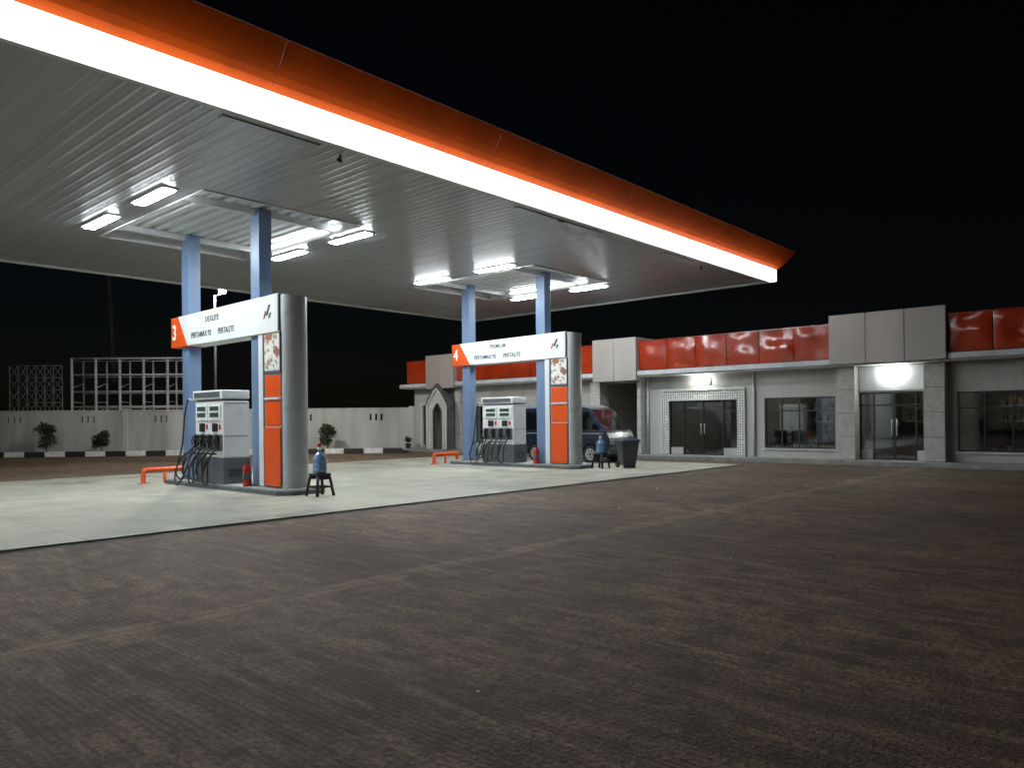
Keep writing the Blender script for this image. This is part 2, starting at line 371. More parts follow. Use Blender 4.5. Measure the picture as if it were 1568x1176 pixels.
# ------------------------------------------------------------------ islands
def island(i):
    o=8.26+i*S
    r=root("fuel_island",(o,0,0))
    c=0.22
    P=[(-0.31+c,13.15),(0.84-c,13.15),(0.84,13.15+c),(0.84,18.6-c),(0.84-c,18.6),(-0.31+c,18.6),(-0.31,18.6-c),(-0.31,13.15+c)]
    prism("kerb",r,P,'z',0.0,0.13,M_island,bevel=0.02)
    cc=0.05
    P2=[(x*(1) + (cc if x<0.26 else -cc),y+(cc if y<16 else -cc)) for x,y in P]
    prism("top",r,P2,'z',0.10,0.15,M_islandtop,bevel=0.01)
def gantry(i,num,top):
    o=8.26+i*S
    r=root("fuel_price_sign_gantry",(o,0,0))
    P=[(-0.02,14.48),(-0.02,13.6)]
    for k in range(1,16):
        t=math.pi*k/16; P.append((0.27-0.29*math.cos(t),13.6-0.20*math.sin(t)))
    P+=[(0.56,13.6),(0.56,14.48)]
    prism("pillar",r,P,'z',0.15,4.08,M_silver,smooth=True)
    prism("beam",r,[(13.66,3.34),(17.66,3.34),(18.15,4.07),(13.66,4.12)],'x',-0.06,0.40,M_white,bevel=0.012)
    prism("number_panel",r,[(17.67,3.335),(18.50,3.335),(18.50,4.06),(18.16,4.065)],'x',-0.065,0.405,M_orange,bevel=0.006)
    box("beam_shadow_gap",r,-0.063,0.403,13.62,13.655,3.36,4.1,M_dgrey)
    text("number",r,num,(-0.072,18.42,3.53),0.50,M_txtw,0.85,0.012)
    text("label_top",r,top,(-0.063,16.75,3.82),0.18,M_txt,0.95,0.002)
    text("label_left",r,"PERTAMAX 92",(-0.063,17.45,3.50),0.185,M_txt,0.84,0.002)
    text("label_right",r,"PERTALITE",(-0.063,16.15,3.50),0.185,M_txt,0.84,0.002)
    prism("emblem_a",r,[(14.16,3.64),(14.21,3.64),(14.14,3.80),(14.09,3.80)],'x',-0.066,-0.058,M_txtr)
    prism("emblem_b",r,[(14.04,3.70),(14.11,3.70),(14.0,3.92),(13.93,3.92)],'x',-0.066,-0.058,M_txt)
    prism("emblem_c",r,[(13.95,3.64),(14.02,3.64),(13.97,3.75),(13.90,3.75)],'x',-0.066,-0.058,M_txtg)
    box("white_edge_strip",r,-0.034,-0.021,14.30,14.47,0.17,3.33,M_white,bevel=0.003)
    box("dark_reveal",r,-0.028,-0.0195,14.24,14.295,0.17,3.33,M_dgrey)
    box("poster",r,-0.042,-0.021,13.63,14.22,2.56,3.31,M_poster,bevel=0.004)
    boxes("poster_frame",r,[(-0.05,-0.022,13.6,13.628,2.5,3.33),(-0.05,-0.022,14.222,14.238,2.5,3.33),(-0.05,-0.022,13.63,14.22,2.5,2.555)],M_dgrey)
    box("orange_panel_upper",r,-0.030,-0.021,13.63,14.22,2.02,2.47,M_orange,bevel=0.004)
    box("shelf",r,-0.06,-0.021,13.62,14.23,1.97,2.0,M_white)
    box("orange_panel_mid",r,-0.030,-0.021,13.63,14.22,1.42,1.95,M_orange,bevel=0.004)
    box("orange_panel_lower",r,-0.050,-0.021,13.62,14.235,0.19,1.385,M_orange,bevel=0.006)
    boxes("pillar_seams",r,[(-0.023,-0.0185,13.6,14.24,0.155,0.185)],M_dgrey)
    boxes("pillar_edge_trim",r,[(-0.024,-0.0185,13.585,13.618,0.2,3.36)],M_dgrey)
def nozzle(r,y,z,x):
    boxes("nozzle_boot",r,[(x-0.07,x,y-0.055,y+0.055,z-0.18,z+0.12)],M_black,bevel=0.015)
    tubes("nozzle",r,[((x-0.06,y,z-0.14),(x-0.13,y,z+0.06),0.022),((x-0.13,y,z+0.06),(x-0.05,y,z+0.14),0.02),((x-0.14,y,z-0.1),(x-0.17,y,z+0.04),0.012)],M_black)
def pump(i):
    o=8.26+i*S
    r=root("fuel_pump",(o,0,0))
    x0,x1,y0,y1=-0.26,0.38,15.57,16.9
    box("base_cabinet",r,x0,x1,y0,y1,0.15,0.72,M_dgrey,bevel=0.012)
    box("body",r,x0+0.012,x1-0.012,y0+0.012,y1-0.012,0.725,1.98,M_white,bevel=0.02)
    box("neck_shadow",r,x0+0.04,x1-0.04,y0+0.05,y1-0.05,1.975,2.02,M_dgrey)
    box("head",r,x0-0.03,x1,y0+0.005,y1+0.03,2.02,2.22,M_white,bevel=0.025)
    box("head_strip",r,x0-0.036,x0-0.028,y0+0.08,y1-0.05,2.06,2.18,M_dgrey)
    boxes("end_panel_seam",r,[(x0+0.05,x1-0.05,y0+0.008,y0+0.013,1.2,1.212),(x0+0.05,x1-0.05,y0+0.008,y0+0.013,1.93,1.94)],M_dgrey)
    boxes("end_vents",r,[(x0+0.12,x1-0.12,y0-0.004,y0+0.002,0.3+k*0.04,0.315+k*0.04) for k in range(5)],M_black)
    box("end_label",r,x0+0.36,x0+0.46,y0+0.007,y0+0.0125,1.64,1.76,M_steel)
    for k in range(2):
        a=y0+0.1+k*0.6
        box("display_bezel",r,x0-0.02,x0+0.012,a,a+0.52,1.55,1.9,M_steel,bevel=0.01)
        boxes("display_window",r,[(x0-0.024,x0-0.019,a+0.06,a+0.46,1.76,1.86),(x0-0.024,x0-0.019,a+0.06,a+0.46,1.62,1.72)],M_lcd)
        box("keypad",r,x0-0.015,x0+0.012,a+0.15,a+0.38,1.3,1.48,M_black,bevel=0.006)
        box("price_sticker",r,x0+0.004,x0+0.0115,a+0.02,a+0.10,1.34,1.46,M_extred)
    box("holster_band",r,x0-0.02,x0+0.012,y0+0.04,y1-0.04,0.88,1.24,M_dgrey,bevel=0.01)
    for k in range(4):
        y=y0+0.17+k*0.32
        nozzle(r,y,1.1,x0-0.01)
    for k in range(6):
        y=y0+0.12+k*0.22
        w=0.18+0.05*(k%3); low=0.22+0.07*((k*2)%3)
        curve("hose",r,[(x0-0.02,y,0.98),(x0-0.14,y+0.02,0.93),(x0-0.26-w*0.4,y+0.05,0.6),(x0-0.22,y+0.1,low),(x0-0.25,y+w,low-0.12),(x0-0.33,y+w*1.6,low+0.05),(x0-0.2,y+w*1.7,0.62),(x0-0.08,y+w*1.3,0.85),(x0-0.01,y+w,0.8)],0.019,M_black)
    tubes("hose_mast",r,[((x0+0.1,y1+0.06,0.16),(x0+0.1,y1+0.06,2.0),0.02),((x0+0.1,y1+0.06,2.0),(x0-0.1,y1+0.1,2.05),0.018)],M_steel)
    curve("mast_hose",r,[(x0-0.1,y1+0.1,2.05),(x0-0.2,y1+0.12,1.7),(x0-0.15,y1+0.18,1.0),(x0-0.34,y1+0.3,0.4),(x0-0.4,y1+0.15,0.1),(x0-0.45,y1-0.1,0.07),(x0-0.3,y1-0.2,0.4),(x0-0.1,y1-0.12,0.95)],0.018,M_black)
def barrier(i):
    o=8.26+i*S
    r=root("island_guard_rail",(o,0,0))
    curve("rail",r,[(-0.62,18.85,0.0),(-0.62,18.85,0.15),(-0.62,18.85,0.30),(-0.60,18.85,0.36),(-0.5,18.85,0.36),(0.3,18.85,0.36),(0.42,18.85,0.36),(0.46,18.85,0.3),(0.46,18.85,0.15),(0.46,18.85,0.0)],0.06,M_orange)
    tubes("mid_leg",r,[((-0.1,18.85,0.0),(-0.1,18.85,0.33),0.04)],M_orange)
    boxes("foot_plate",r,[(-0.72,-0.52,18.75,18.95,0.036,0.052),(0.36,0.56,18.75,18.95,0.036,0.052)],M_orange)
def extinguisher(i):
    o=8.26+i*S; x=-0.17;y=14.72
    r=root("fire_extinguisher",(o,0,0))
    lathe("cylinder",r,[(0.02,0.152),(0.085,0.155),(0.09,0.18),(0.09,0.52),(0.07,0.58),(0.03,0.61),(0.025,0.64)],x,y,M_extred)
    boxes("valve",r,[(x-0.03,x+0.03,y-0.03,y+0.03,0.64,0.68),(x-0.015,x+0.015,y-0.02,y+0.13,0.685,0.70)],M_black,bevel=0.004)
    curve("hose",r,[(x,y-0.03,0.66),(x-0.06,y-0.1,0.66),(x-0.1,y-0.12,0.5),(x-0.1,y-0.06,0.3)],0.012,M_black)
    lathe("label_band",r,[(0.0905,0.3),(0.0915,0.31),(0.0915,0.43),(0.0905,0.44)],x,y,M_dgrey)
def stool(x,y):
    r=root("plastic_stool",(x,y,0))
    zs=0.035
    box("seat",r,-0.16,0.16,-0.16,0.16,0.44,0.48,M_black,bevel=0.012)
    L_=[]
    for a in(-1,1):
        for b in(-1,1): L_.append(((a*0.19,b*0.19,zs),(a*0.13,b*0.13,0.45),0.03))
    tubes("legs",r,L_,M_black)
    boxes("stretchers",r,[(-0.17,0.17,-0.175,-0.155,0.2,0.23),(-0.17,0.17,0.155,0.175,0.2,0.23),(-0.175,-0.155,-0.15,0.15,0.2,0.23),(0.155,0.175,-0.15,0.15,0.2,0.23),(-0.14,0.14,-0.15,-0.14,0.36,0.44),(-0.14,0.14,0.14,0.15,0.36,0.44)],M_black)
def jug(x,y):
    r=root("water_jug",(x,y,0.482))
    lathe("bottle",r,[(0.11,0),(0.135,0.015),(0.135,0.1),(0.127,0.11),(0.135,0.12),(0.135,0.2),(0.127,0.21),(0.135,0.22),(0.135,0.30),(0.11,0.36),(0.045,0.41),(0.035,0.43),(0.035,0.47)],0,0,M_jug)
    lathe("cap",r,[(0.042,0.455),(0.042,0.50),(0.03,0.515)],0,0,M_white)
    lathe("cup",r,[(0.035,0.516),(0.045,0.58),(0.04,0.585)],0,0,M_extred)
for i,(n,t) in((-1,("2","PREMIUM")),(0,("3","DEXLITE")),(1,("4","PREMIUM"))):
    island(i); gantry(i,n,t); pump(i); barrier(i); extinguisher(i)
stool(8.54,12.73); jug(8.54,12.73)
stool(18.42,12.92); jug(18.42,12.92)
def bin_(x,y):
    r=root("wheelie_bin",(x,y,0.035),math.radians(-35))
    V=[];
    for z,a,b in((0.08,0.20,0.19),(0.78,0.28,0.29)):
        V+=[(-a,-b,z),(a,-b,z),(a,b,z),(-a,b,z)]
    mk("body",r,V,[(0,3,2,1),(4,5,6,7),(0,1,5,4),(1,2,6,5),(2,3,7,6),(3,0,4,7)],M_bin,bevel=0.02)
    box("rim",r,-0.31,0.31,-0.32,0.32,0.77,0.81,M_bin,bevel=0.01)
    V=[(-0.32,-0.33,0.815),(0.32,-0.33,0.815),(0.32,0.34,0.815),(-0.32,0.34,0.815),(-0.25,-0.24,0.88),(0.25,-0.24,0.88),(0.25,0.3,0.88),(-0.25,0.3,0.88)]
    mk("lid",r,V,[(0,3,2,1),(4,5,6,7),(0,1,5,4),(1,2,6,5),(2,3,7,6),(3,0,4,7)],M_bin,bevel=0.015)
    tubes("wheels",r,[((0.19,0.22,0.1),(0.25,0.22,0.1),0.1),((-0.25,0.22,0.1),(-0.19,0.22,0.1),0.1)],M_black,seg=20)
    tubes("handle",r,[((-0.22,0.38,0.84),(0.22,0.38,0.84),0.017)],M_bin)
    boxes("front_foot",r,[(-0.18,0.18,-0.2,-0.14,0.0,0.09)],M_bin)
bin_(19.05,12.40)

# ------------------------------------------------------------------ van
def van(x,y,rz):
    r=root("parked_minivan",(x,y,0),rz)
    H=1.98; W=0.79; belt=1.06
    def w(z): return W if z<=belt else W-0.12*(z-belt)/(H-belt)
    low=[(-1.95,0.36)]
    def arch(cx,rr=0.37,cz=0.31):
        out=[]
        for k in range(0,13):
            t=math.pi-math.pi*k/12
            zz=cz+rr*math.sin(t)
            out.append((cx+rr*math.cos(t),max(zz,0.33)))
        return out
    low+=arch(-1.2)+arch(1.22)
    low+=[(1.88,0.33),(1.98,0.5),(1.96,0.86),(1.86,belt),(-1.97,belt)]
    up=[(1.86,belt),(1.16,1.84),(1.0,H-0.08),(-1.84,H-0.08),(-1.97,belt)]
    rf=[(1.0,H-0.078),(0.8,H),(-1.62,H),(-1.84,H-0.078)]
    def add(name,poly,bv,mat):
        V=[];F=[]
        k=len(poly)
        for s in(-1,1):
            for (a,z) in poly: V.append((a,s*(w(z)-(0.05 if z>H-0.01 else 0)),z))
        F.append(tuple(range(0,k))); F.append(tuple(range(k,2*k))[::-1])
        for i in range(k):
            j=(i+1)%k; F.append((i,k+i,k+j,j))
        mk(name,r,V,F,mat,bevel=bv,seg=3)
    add("lower_body",low,0.03,M_van); add("cabin",up,0.02,M_van); add("roof",rf,0.02,M_vanroof)
    def sidepanel(name,poly,off,mat):
        for s in(-1,1):
            vv=[(a,s*(w(z)+off),z) for a,z in poly]+[(a,s*(w(z)-0.01),z) for a,z in poly]
            k=len(poly); ff=[tuple(range(k)),tuple(range(k,2*k))[::-1]]+[(i,(i+1)%k,k+(i+1)%k,k+i) for i in range(k)]
            mk(name,r,vv,ff,mat)
    zt=1.78;zb=1.14
    sidepanel("front_door_window",[(1.55,zb),(1.08,zt-0.03),(0.45,zt),(0.45,zb)],0.006,M_gl)
    sidepanel("sliding_door_window",[(0.36,zb),(0.36,zt),(-0.62,zt),(-0.62,zb)],0.006,M_gl)
    sidepanel("rear_quarter_window",[(-0.72,zb),(-0.72,zt),(-1.66,zt-0.02),(-1.78,zb)],0.006,M_gl)
    sidepanel("beltline_trim",[(1.8,1.0),(1.8,1.03),(-1.9,1.03),(-1.9,1.0)],0.008,M_chrome)
    sidepanel("sill_stripe",[(0.8,0.40),(0.8,0.50),(-0.78,0.50),(-0.78,0.40)],0.006,M_truss)
    for xx in(0.41,-0.67):
        sidepanel("door_seam",[(xx-0.006,0.45),(xx-0.006,1.8),(xx+0.006,1.8),(xx+0.006,0.45)],0.003,M_black)
    sidepanel("door_handle",[(0.5,0.9),(0.5,0.94),(0.66,0.94),(0.66,0.9)],0.025,M_black)
    d=Vector((1.86-1.16,0,belt-1.84)); nrm=Vector((-d.z,0,d.x)).normalized()
    def ws(t,s,off): 
        p=Vector((1.16,0,1.84))+d*t; return (p.x+nrm.x*off, s*(w(p.z)-0.06), p.z+nrm.z*off)
    mk("windscreen",r,[ws(0.03,-1,0.008),ws(0.03,1,0.008),ws(0.9,1,0.008),ws(0.9,-1,0.008),ws(0.03,-1,-0.01),ws(0.03,1,-0.01),ws(0.9,1,-0.01),ws(0.9,-1,-0.01)],[(0,1,2,3),(7,6,5,4),(0,4,5,1),(1,5,6,2),(2,6,7,3),(3,7,4,0)],M_gl)
    tubes("wipers",r,[(ws(0.9,-0.6,0.02),ws(0.35,-0.15,0.02),0.01),(ws(0.9,0.1,0.02),ws(0.35,0.55,0.02),0.01)],M_black)
    box("front_bumper",r,1.86,2.04,-0.77,0.77,0.33,0.55,M_dgrey,bevel=0.04)
    box("rear_bumper",r,-2.05,-1.9,-0.77,0.77,0.36,0.55,M_dgrey,bevel=0.04)
    box("grille",r,1.955,1.985,-0.4,0.4,0.64,0.8,M_black,bevel=0.01)
    for s in(-1,1):
        box("headlamp",r,1.93,1.99,s*0.58-0.15,s*0.58+0.15,0.63,0.83,M_chrome,bevel=0.03)
        box("tail_lamp",r,-1.985,-1.95,s*0.68-0.07,s*0.68+0.07,0.75,1.0,M_extred,bevel=0.01)
        box("wing_mirror",r,1.38,1.46,s*0.9-0.09,s*0.9+0.09,1.16,1.36,M_black,bevel=0.02)
        for cx in(-1.2,1.22):
            yy=s*0.70
            tubes("tyre",r,[((cx,yy-0.09,0.31),(cx,yy+0.09,0.31),0.31)],M_black,seg=32,bevel=0.02)
            tubes("rim",r,[((cx,yy+s*0.085,0.31),(cx,yy+s*0.098,0.31),0.20)],M_chrome,seg=24)
            tubes("hub",r,[((cx,yy+s*0.095,0.31),(cx,yy+s*0.115,0.31),0.05)],M_dgrey,seg=16)
            for q in range(6):
                t=q*math.pi/3
                tubes("rim_hole",r,[((cx+0.12*math.cos(t),yy+s*0.09,0.31+0.12*math.sin(t)),(cx+0.12*math.cos(t),yy+s*0.101,0.31+0.12*math.sin(t)),0.028)],M_black,seg=10)
    box("number_plate",r,2.035,2.046,-0.2,0.2,0.38,0.5,M_white)
    box("underbody",r,-1.8,1.8,-0.6,0.6,0.24,0.42,M_black)
van(21.4,16.1,math.radians(-90))

# ------------------------------------------------------------------ station building
b=root("station_shop_building")
FX=25.0; YA,YB=-7.0,28.9
def opening_wall(name,x0,x1,ya,yb,z0,z1,ops,mat):
    ops=sorted(ops); L_=[]; y=ya
    for (a,c,d,e) in ops:
        if a>y: L_.append((x0,x1,y,a,z0,z1))
        if d>z0: L_.append((x0,x1,a,c,z0,d))
        if e<z1: L_.append((x0,x1,a,c,e,z1))
        y=c
    if y<yb: L_.append((x0,x1,y,yb,z0,z1))
    return boxes(name,b,L_,mat)
ops=[(-6.0,-3.2,0.45,2.2),(-2.6,0.9,0.45,2.2),(1.5,4.9,0.45,2.2),(5.72,7.62,0.15,2.25),(8.35,10.7,0.45,2.17),(11.66,14.39,0.15,2.15),(15.55,17.25,0.15,2.9),(18.6,20.6,0.45,2.15),(21.6,22.7,0.15,2.2),(23.4,24.6,0.45,2.15),(25.75,26.65,0.15,2.3),(27.35,28.25,0.3,2.25)]
opening_wall("front_wall",FX,FX+0.2,YA,YB,0.0,3.12,ops,M_wall)
box("plinth_floor",b,FX-0.9,FX+6.5,YA,YB+0.3,0.0,0.145,M_islandtop,bevel=0.01)
boxes("walls",b,[(FX+0.2,FX+6.4,YA,YA+0.2,0.0,3.12),(FX+0.2,FX+6.4,YB-0.2,YB,0.0,3.12),(FX+6.4,FX+6.6,YA,YB,0.0,3.12),
   (FX+0.21,FX+6.39,5.2,5.35,0.15,3.1),(FX+0.21,FX+6.39,8.0,8.15,0.15,3.1),(FX+0.21,FX+6.39,11.2,11.35,0.15,3.1),(FX+0.21,FX+6.39,15.2,15.4,0.15,3.1),(FX+0.21,FX+6.39,17.4,17.6,0.15,3.1)],M_int)
box("roof_slab",b,FX-0.0,FX+6.6,YA,YB,3.125,3.35,M_clad)
box("ledge",b,FX-0.75,FX-0.004,YA,YB+0.25,3.10,3.30,M_ledge,bevel=0.01)
box("soffit",b,FX-0.72,FX-0.006,YA,YB,3.075,3.097,M_wall)
boxes("gutter_line",b,[(FX-0.765,FX-0.752,YA,YB+0.2,3.115,3.14)],M_dgrey)
tubes("downpipe",b,[((FX-0.06,y_,0.15),(FX-0.06,y_,3.07),0.04) for y_ in(11.05,15.28,1.2)],M_ledge)
def block(y0,y1,x0,z0,z1,n):
    w=(y1-y0)/n
    L_=[(x0,FX+0.9,y0+k*w+0.008,y0+(k+1)*w-0.008,z0,z1) for k in range(n)]
    boxes("cladding_block",b,L_,M_clad,bevel=0.006)
    box("cladding_core",b,x0+0.03,FX+0.88,y0+0.02,y1-0.02,z0+0.02,z1-0.02,M_black)
block(5.0,8.25,FX-0.85,3.13,4.66,3)
block(15.3,17.3,FX-0.85,2.95,4.58,2)
block(25.2,27.1,FX-0.85,3.02,4.6,2)
def reds(y0,y1):
    n=max(1,round((y1-y0)/1.12)); w=(y1-y0)/n
    V=[];F=[]
    for k in range(n):
        a=y0+k*w+0.014; c=y0+(k+1)*w-0.014
        nn=len(V); G=11
        amp=random.uniform(0.02,0.055)
        ph=random.random()*6; ph2=random.random()*6; tilt=random.uniform(-0.05,0.05)
        for i in range(G+1):
            for j in range(G+1):
                s=i/G;t=j/G
                bul=math.sin(math.pi*s)*math.sin(math.pi*t)*amp*(1+0.9*math.sin(5*s+ph)+0.8*math.sin(6*t+ph2))+tilt*t*s
                V.append((FX-0.60-bul-0.06*t,a+(c-a)*s,3.34+1.06*t))
        for i in range(G):
            for j in range(G):
                q=nn+i*(G+1)+j; F.append((q,q+G+1,q+G+2,q+1))
    mk("red_fascia",b,V,F,M_red,smooth=True)
    box("red_fascia_backing",b,FX-0.52,FX-0.46,y0,y1,3.31,4.36,M_black)
    box("red_fascia_cap",b,FX-0.70,FX-0.5,y0,y1,4.405,4.425,M_red)
reds(YA,4.99); reds(8.26,15.29); reds(17.31,25.19); reds(27.11,28.75)
def pil(y0,y1,z1=3.07):
    n=4; h=(z1-0.15)/n
    boxes("pilaster",b,[(FX-0.42,FX-0.003,y0,y1,0.15+k*h+0.006,0.15+(k+1)*h-0.006) for k in range(n)],M_tile,bevel=0.008)
    box("pilaster_core",b,FX-0.4,FX-0.004,y0+0.02,y1-0.02,0.15,z1,M_dgrey)
for a,c in((7.62,8.15),(5.13,5.69),(15.38,15.54),(17.25,17.7),(25.2,25.55),(26.85,27.15)): pil(a,c)
box("entrance_sign_panel",b,FX-0.05,FX-0.004,5.72,7.60,2.3,3.05,M_white)
def window(y0,y1,z0,z1,vy,hz,door=False):
    t=0.05; L_=[(FX+0.04,FX+0.12,y0,y0+t,z0,z1),(FX+0.04,FX+0.12,y1-t,y1,z0,z1),(FX+0.04,FX+0.12,y0+t,y1-t,z1-t,z1),(FX+0.04,FX+0.12,y0+t,y1-t,z0,z0+t)]
    for v in vy: L_.append((FX+0.05,FX+0.11,v-0.022,v+0.022,z0+t,z1-t))
    ys=[y0+t]+[q for v in vy for q in(v-0.022,v+0.022)]+[y1-t]
    for hh in hz:
        for k in range(0,len(ys),2): L_.append((FX+0.055,FX+0.105,ys[k],ys[k+1],hh-0.02,hh+0.02))
    boxes("window_frame",b,L_,M_frame)
    mk("window_pane",b,[(FX+0.08,y0+0.01,z0+0.01),(FX+0.08,y1-0.01,z0+0.01),(FX+0.08,y1-0.01,z1-0.01),(FX+0.08,y0+0.01,z1-0.01)],[(0,1,2,3)],M_glass)
    if not door: box("sill",b,FX-0.06,FX+0.03,y0-0.05,y1+0.05,z0-0.05,z0-0.003,M_ledge)
window(8.35,10.7,0.45,2.17,[8.94,9.53,10.12],[1.72])
window(1.5,4.9,0.45,2.2,[2.18,2.86,3.54,4.22],[1.72])
window(-2.6,0.9,0.45,2.2,[-1.9,-1.2,-0.5,0.2],[1.72])
window(-6.0,-3.2,0.45,2.2,[-5.3,-4.6,-3.9],[1.72])
window(5.72,7.62,0.15,2.25,[6.0,6.6,7.2],[1.85],True)
window(11.66,14.39,0.15,2.15,[12.25,13.02,13.8],[1.75],True)
window(18.6,20.6,0.45,2.15,[19.3,19.95],[1.7]); window(21.6,22.7,0.15,2.2,[22.15],[1.8],True); window(23.4,24.6,0.45,2.15,[24.0],[1.7])
window(27.35,28.25,0.3,2.25,[27.8],[1.8])
boxes("low_panels",b,[(FX+0.03,FX+0.14,11.72,12.22,0.16,0.42),(FX+0.03,FX+0.14,13.84,14.33,0.16,0.42),(FX+0.03,FX+0.14,5.78,5.97,0.16,0.45),(FX+0.03,FX+0.14,7.24,7.56,0.16,0.45)],M_wall)
tubes("door_pulls",b,[((FX+0.0,6.53,0.9),(FX+0.0,6.53,1.4),0.015),((FX+0.0,6.67,0.9),(FX+0.0,6.67,1.4),0.015),((FX+0.0,12.95,0.9),(FX+0.0,12.95,1.3),0.015),((FX+0.0,13.09,0.9),(FX+0.0,13.09,1.3),0.015)],M_steel)
boxes("carved_surround",b,[(FX-0.06,FX-0.003,11.42,11.64,0.15,2.5),(FX-0.06,FX-0.003,14.41,14.63,0.15,2.5),(FX-0.06,FX-0.003,11.645,14.405,2.2,2.5)],M_lace,bevel=0.006)
boxes("surround_trim",b,[(FX-0.09,FX-0.004,11.37,11.415,0.15,2.55),(FX-0.09,FX-0.004,14.635,14.68,0.15,2.55),(FX-0.09,FX-0.004,11.42,14.63,2.505,2.55),(FX-0.08,FX-0.004,11.642,11.67,0.15,2.17),(FX-0.08,FX-0.004,14.38,14.408,0.15,2.17),(FX-0.08,FX-0.004,11.675,14.375,2.145,2.195)],M_white,bevel=0.006)
boxes("far_window_surround",b,[(FX-0.05,FX-0.003,27.2,27.34,0.2,2.4),(FX-0.05,FX-0.003,28.26,28.4,0.2,2.4),(FX-0.05,FX-0.003,27.35,28.25,2.26,2.4)],M_white)
def arch_pts(hw,zs,za,n=8):
    pts=[(-hw,0.15),(-hw,zs)]
    for k in range(1,n+1):
        t=k/n; pts.append((-hw*(1-t)**0.8 if t<1 else 0, zs+(za-zs)*(t**0.9)))
    pts+=[(-x,z) for x,z in pts[::-1][1:]]
    return pts
def archband(name,h0,zs0,za0,h1,zs1,za1,x0,x1,mat):
    A=arch_pts(h0,zs0,za0);B=arch_pts(h1,zs1,za1); n=len(A); yc=26.2
    V=[(x0,yc+y,z) for y,z in A]+[(x0,yc+y,z) for y,z in B]+[(x1,yc+y,z) for y,z in A]+[(x1,yc+y,z) for y,z in B]
    F=[]
    for i in range(n-1):
        F+=[(i,i+1,n+i+1,n+i),(2*n+i,3*n+i,3*n+i+1,2*n+i+1),(i,2*n+i,2*n+i+1,i+1),(n+i,n+i+1,3*n+i+1,3*n+i)]
    F+=[(0,n,3*n,2*n),(n-1,3*n-1,4*n-1,2*n-1)]
    mk(name,b,V,F,mat)
archband("arch_portal_outer",0.80,2.2,3.25,0.70,2.18,3.05,FX-1.0,FX-0.6,M_rust)
archband("arch_portal_trim",0.695,2.18,3.04,0.64,2.15,2.94,FX-1.02,FX-0.84,M_white)
archband("arch_portal_lace",0.635,2.14,2.93,0.30,1.95,2.35,FX-0.92,FX-0.84,M_lace)
archband("arch_portal_inner",0.295,1.95,2.34,0.25,1.95,2.27,FX-0.97,FX-0.8,M_rust)
box("arch_door_leaf",b,FX+0.03,FX+0.08,25.76,26.64,0.15,2.29,M_wood)
for yy in(13.0,6.6):
    box("wall_lamp_housing",b,FX-0.10,FX-0.055,yy-0.32,yy+0.32,2.72,2.92,M_white,bevel=0.01)
    box("wall_lamp_tube",b,FX-0.17,FX-0.101,yy-0.30,yy+0.30,2.74,2.90,E_wall)
def chairs(y0,n,x):
    L_=[]
    for k in range(n):
        y=y0+k*0.62
        L_+=[(x,x+0.45,y,y+0.45,0.55,0.6),(x+0.42,x+0.46,y,y+0.45,0.6,1.05)]
        for a in(0.02,0.39):
            for c in(0.02,0.39): L_.append((x+a,x+a+0.035,y+c,y+c+0.035,0.15,0.55))
    boxes("chairs",b,L_,M_black,bevel=0.005)
chairs(8.6,4,FX+0.9); chairs(2.0,4,FX+0.8); chairs(-2,4,FX+1.2); chairs(3.2,2,FX+2.2)
boxes("tables",b,[(FX+1.7,FX+2.4,8.5,10.6,0.86,0.9),(FX+1.75,FX+1.8,8.6,8.65,0.15,0.86),(FX+2.3,FX+2.35,10.4,10.45,0.15,0.86),(FX+3.5,FX+4.1,5.6,7.6,0.15,1.2),(FX+1.6,FX+2.1,-1.5,0.6,0.15,0.95)],M_wood)
boxes("shelves",b,[(FX+5.2,FX+5.8,6.0,7.6,0.3+k*0.5,0.33+k*0.5) for k in range(4)]+[(FX+5.2,FX+5.8,8.4,10.9,0.3+k*0.5,0.33+k*0.5) for k in range(4)]+[(FX+4.2,FX+4.7,-0.5,4.6,0.3+k*0.5,0.33+k*0.5) for k in range(4)],M_white)
goods=[]
for (ya,yb,xx) in((8.45,10.8,FX+5.3),(-0.4,4.5,FX+4.3),(6.05,7.5,FX+5.3)):
    for k in range(4):
        y=ya
        while y<yb:
            ww=random.uniform(0.08,0.22); goods.append((xx,xx+0.3,y,y+ww,0.335+k*0.5,0.335+k*0.5+random.uniform(0.15,0.38))); y+=ww+random.uniform(0.01,0.15)
boxes("shelf_goods",b,goods,M_goods)
E_dim=emat("interior_fill_light",(1,0.96,0.88),22)  # added glow panels that brighten the shop interior
for yy in(6.4,9.4,3.0,12.9):
    box("interior_fill_panel",b,FX+3.0,FX+3.25,yy,yy+0.5,2.98,3.05,E_dim)
for (x,y) in((24.3,28.6),):
    r=root("potted_plant",(x,y,0.147))
    lathe("pot",r,[(0.10,0),(0.15,0.22),(0.165,0.22),(0.165,0.25),(0.13,0.25)],0,0,M_dgrey)
    V=[];F=[]
    for k in range(70):
        t=random.random()*6.28; l=0.2+0.3*random.random(); e=0.5+random.random()*0.9
        d=Vector((math.cos(t)*math.cos(e),math.sin(t)*math.cos(e),math.sin(e))); s=Vector((-math.sin(t),math.cos(t),0))*0.025
        p=Vector((0,0,0.24)); n=len(V); V+=[p+d*l*0.2-s*0.3,p+d*l*0.2+s*0.3,p+d*l*0.7+s,p+d*l-Vector((0,0,0.06)),p+d*l*0.7-s]; F.append((n,n+1,n+2,n+3,n+4))
    mk("leaves",r,V,F,M_leaf)
V=[];F=[]
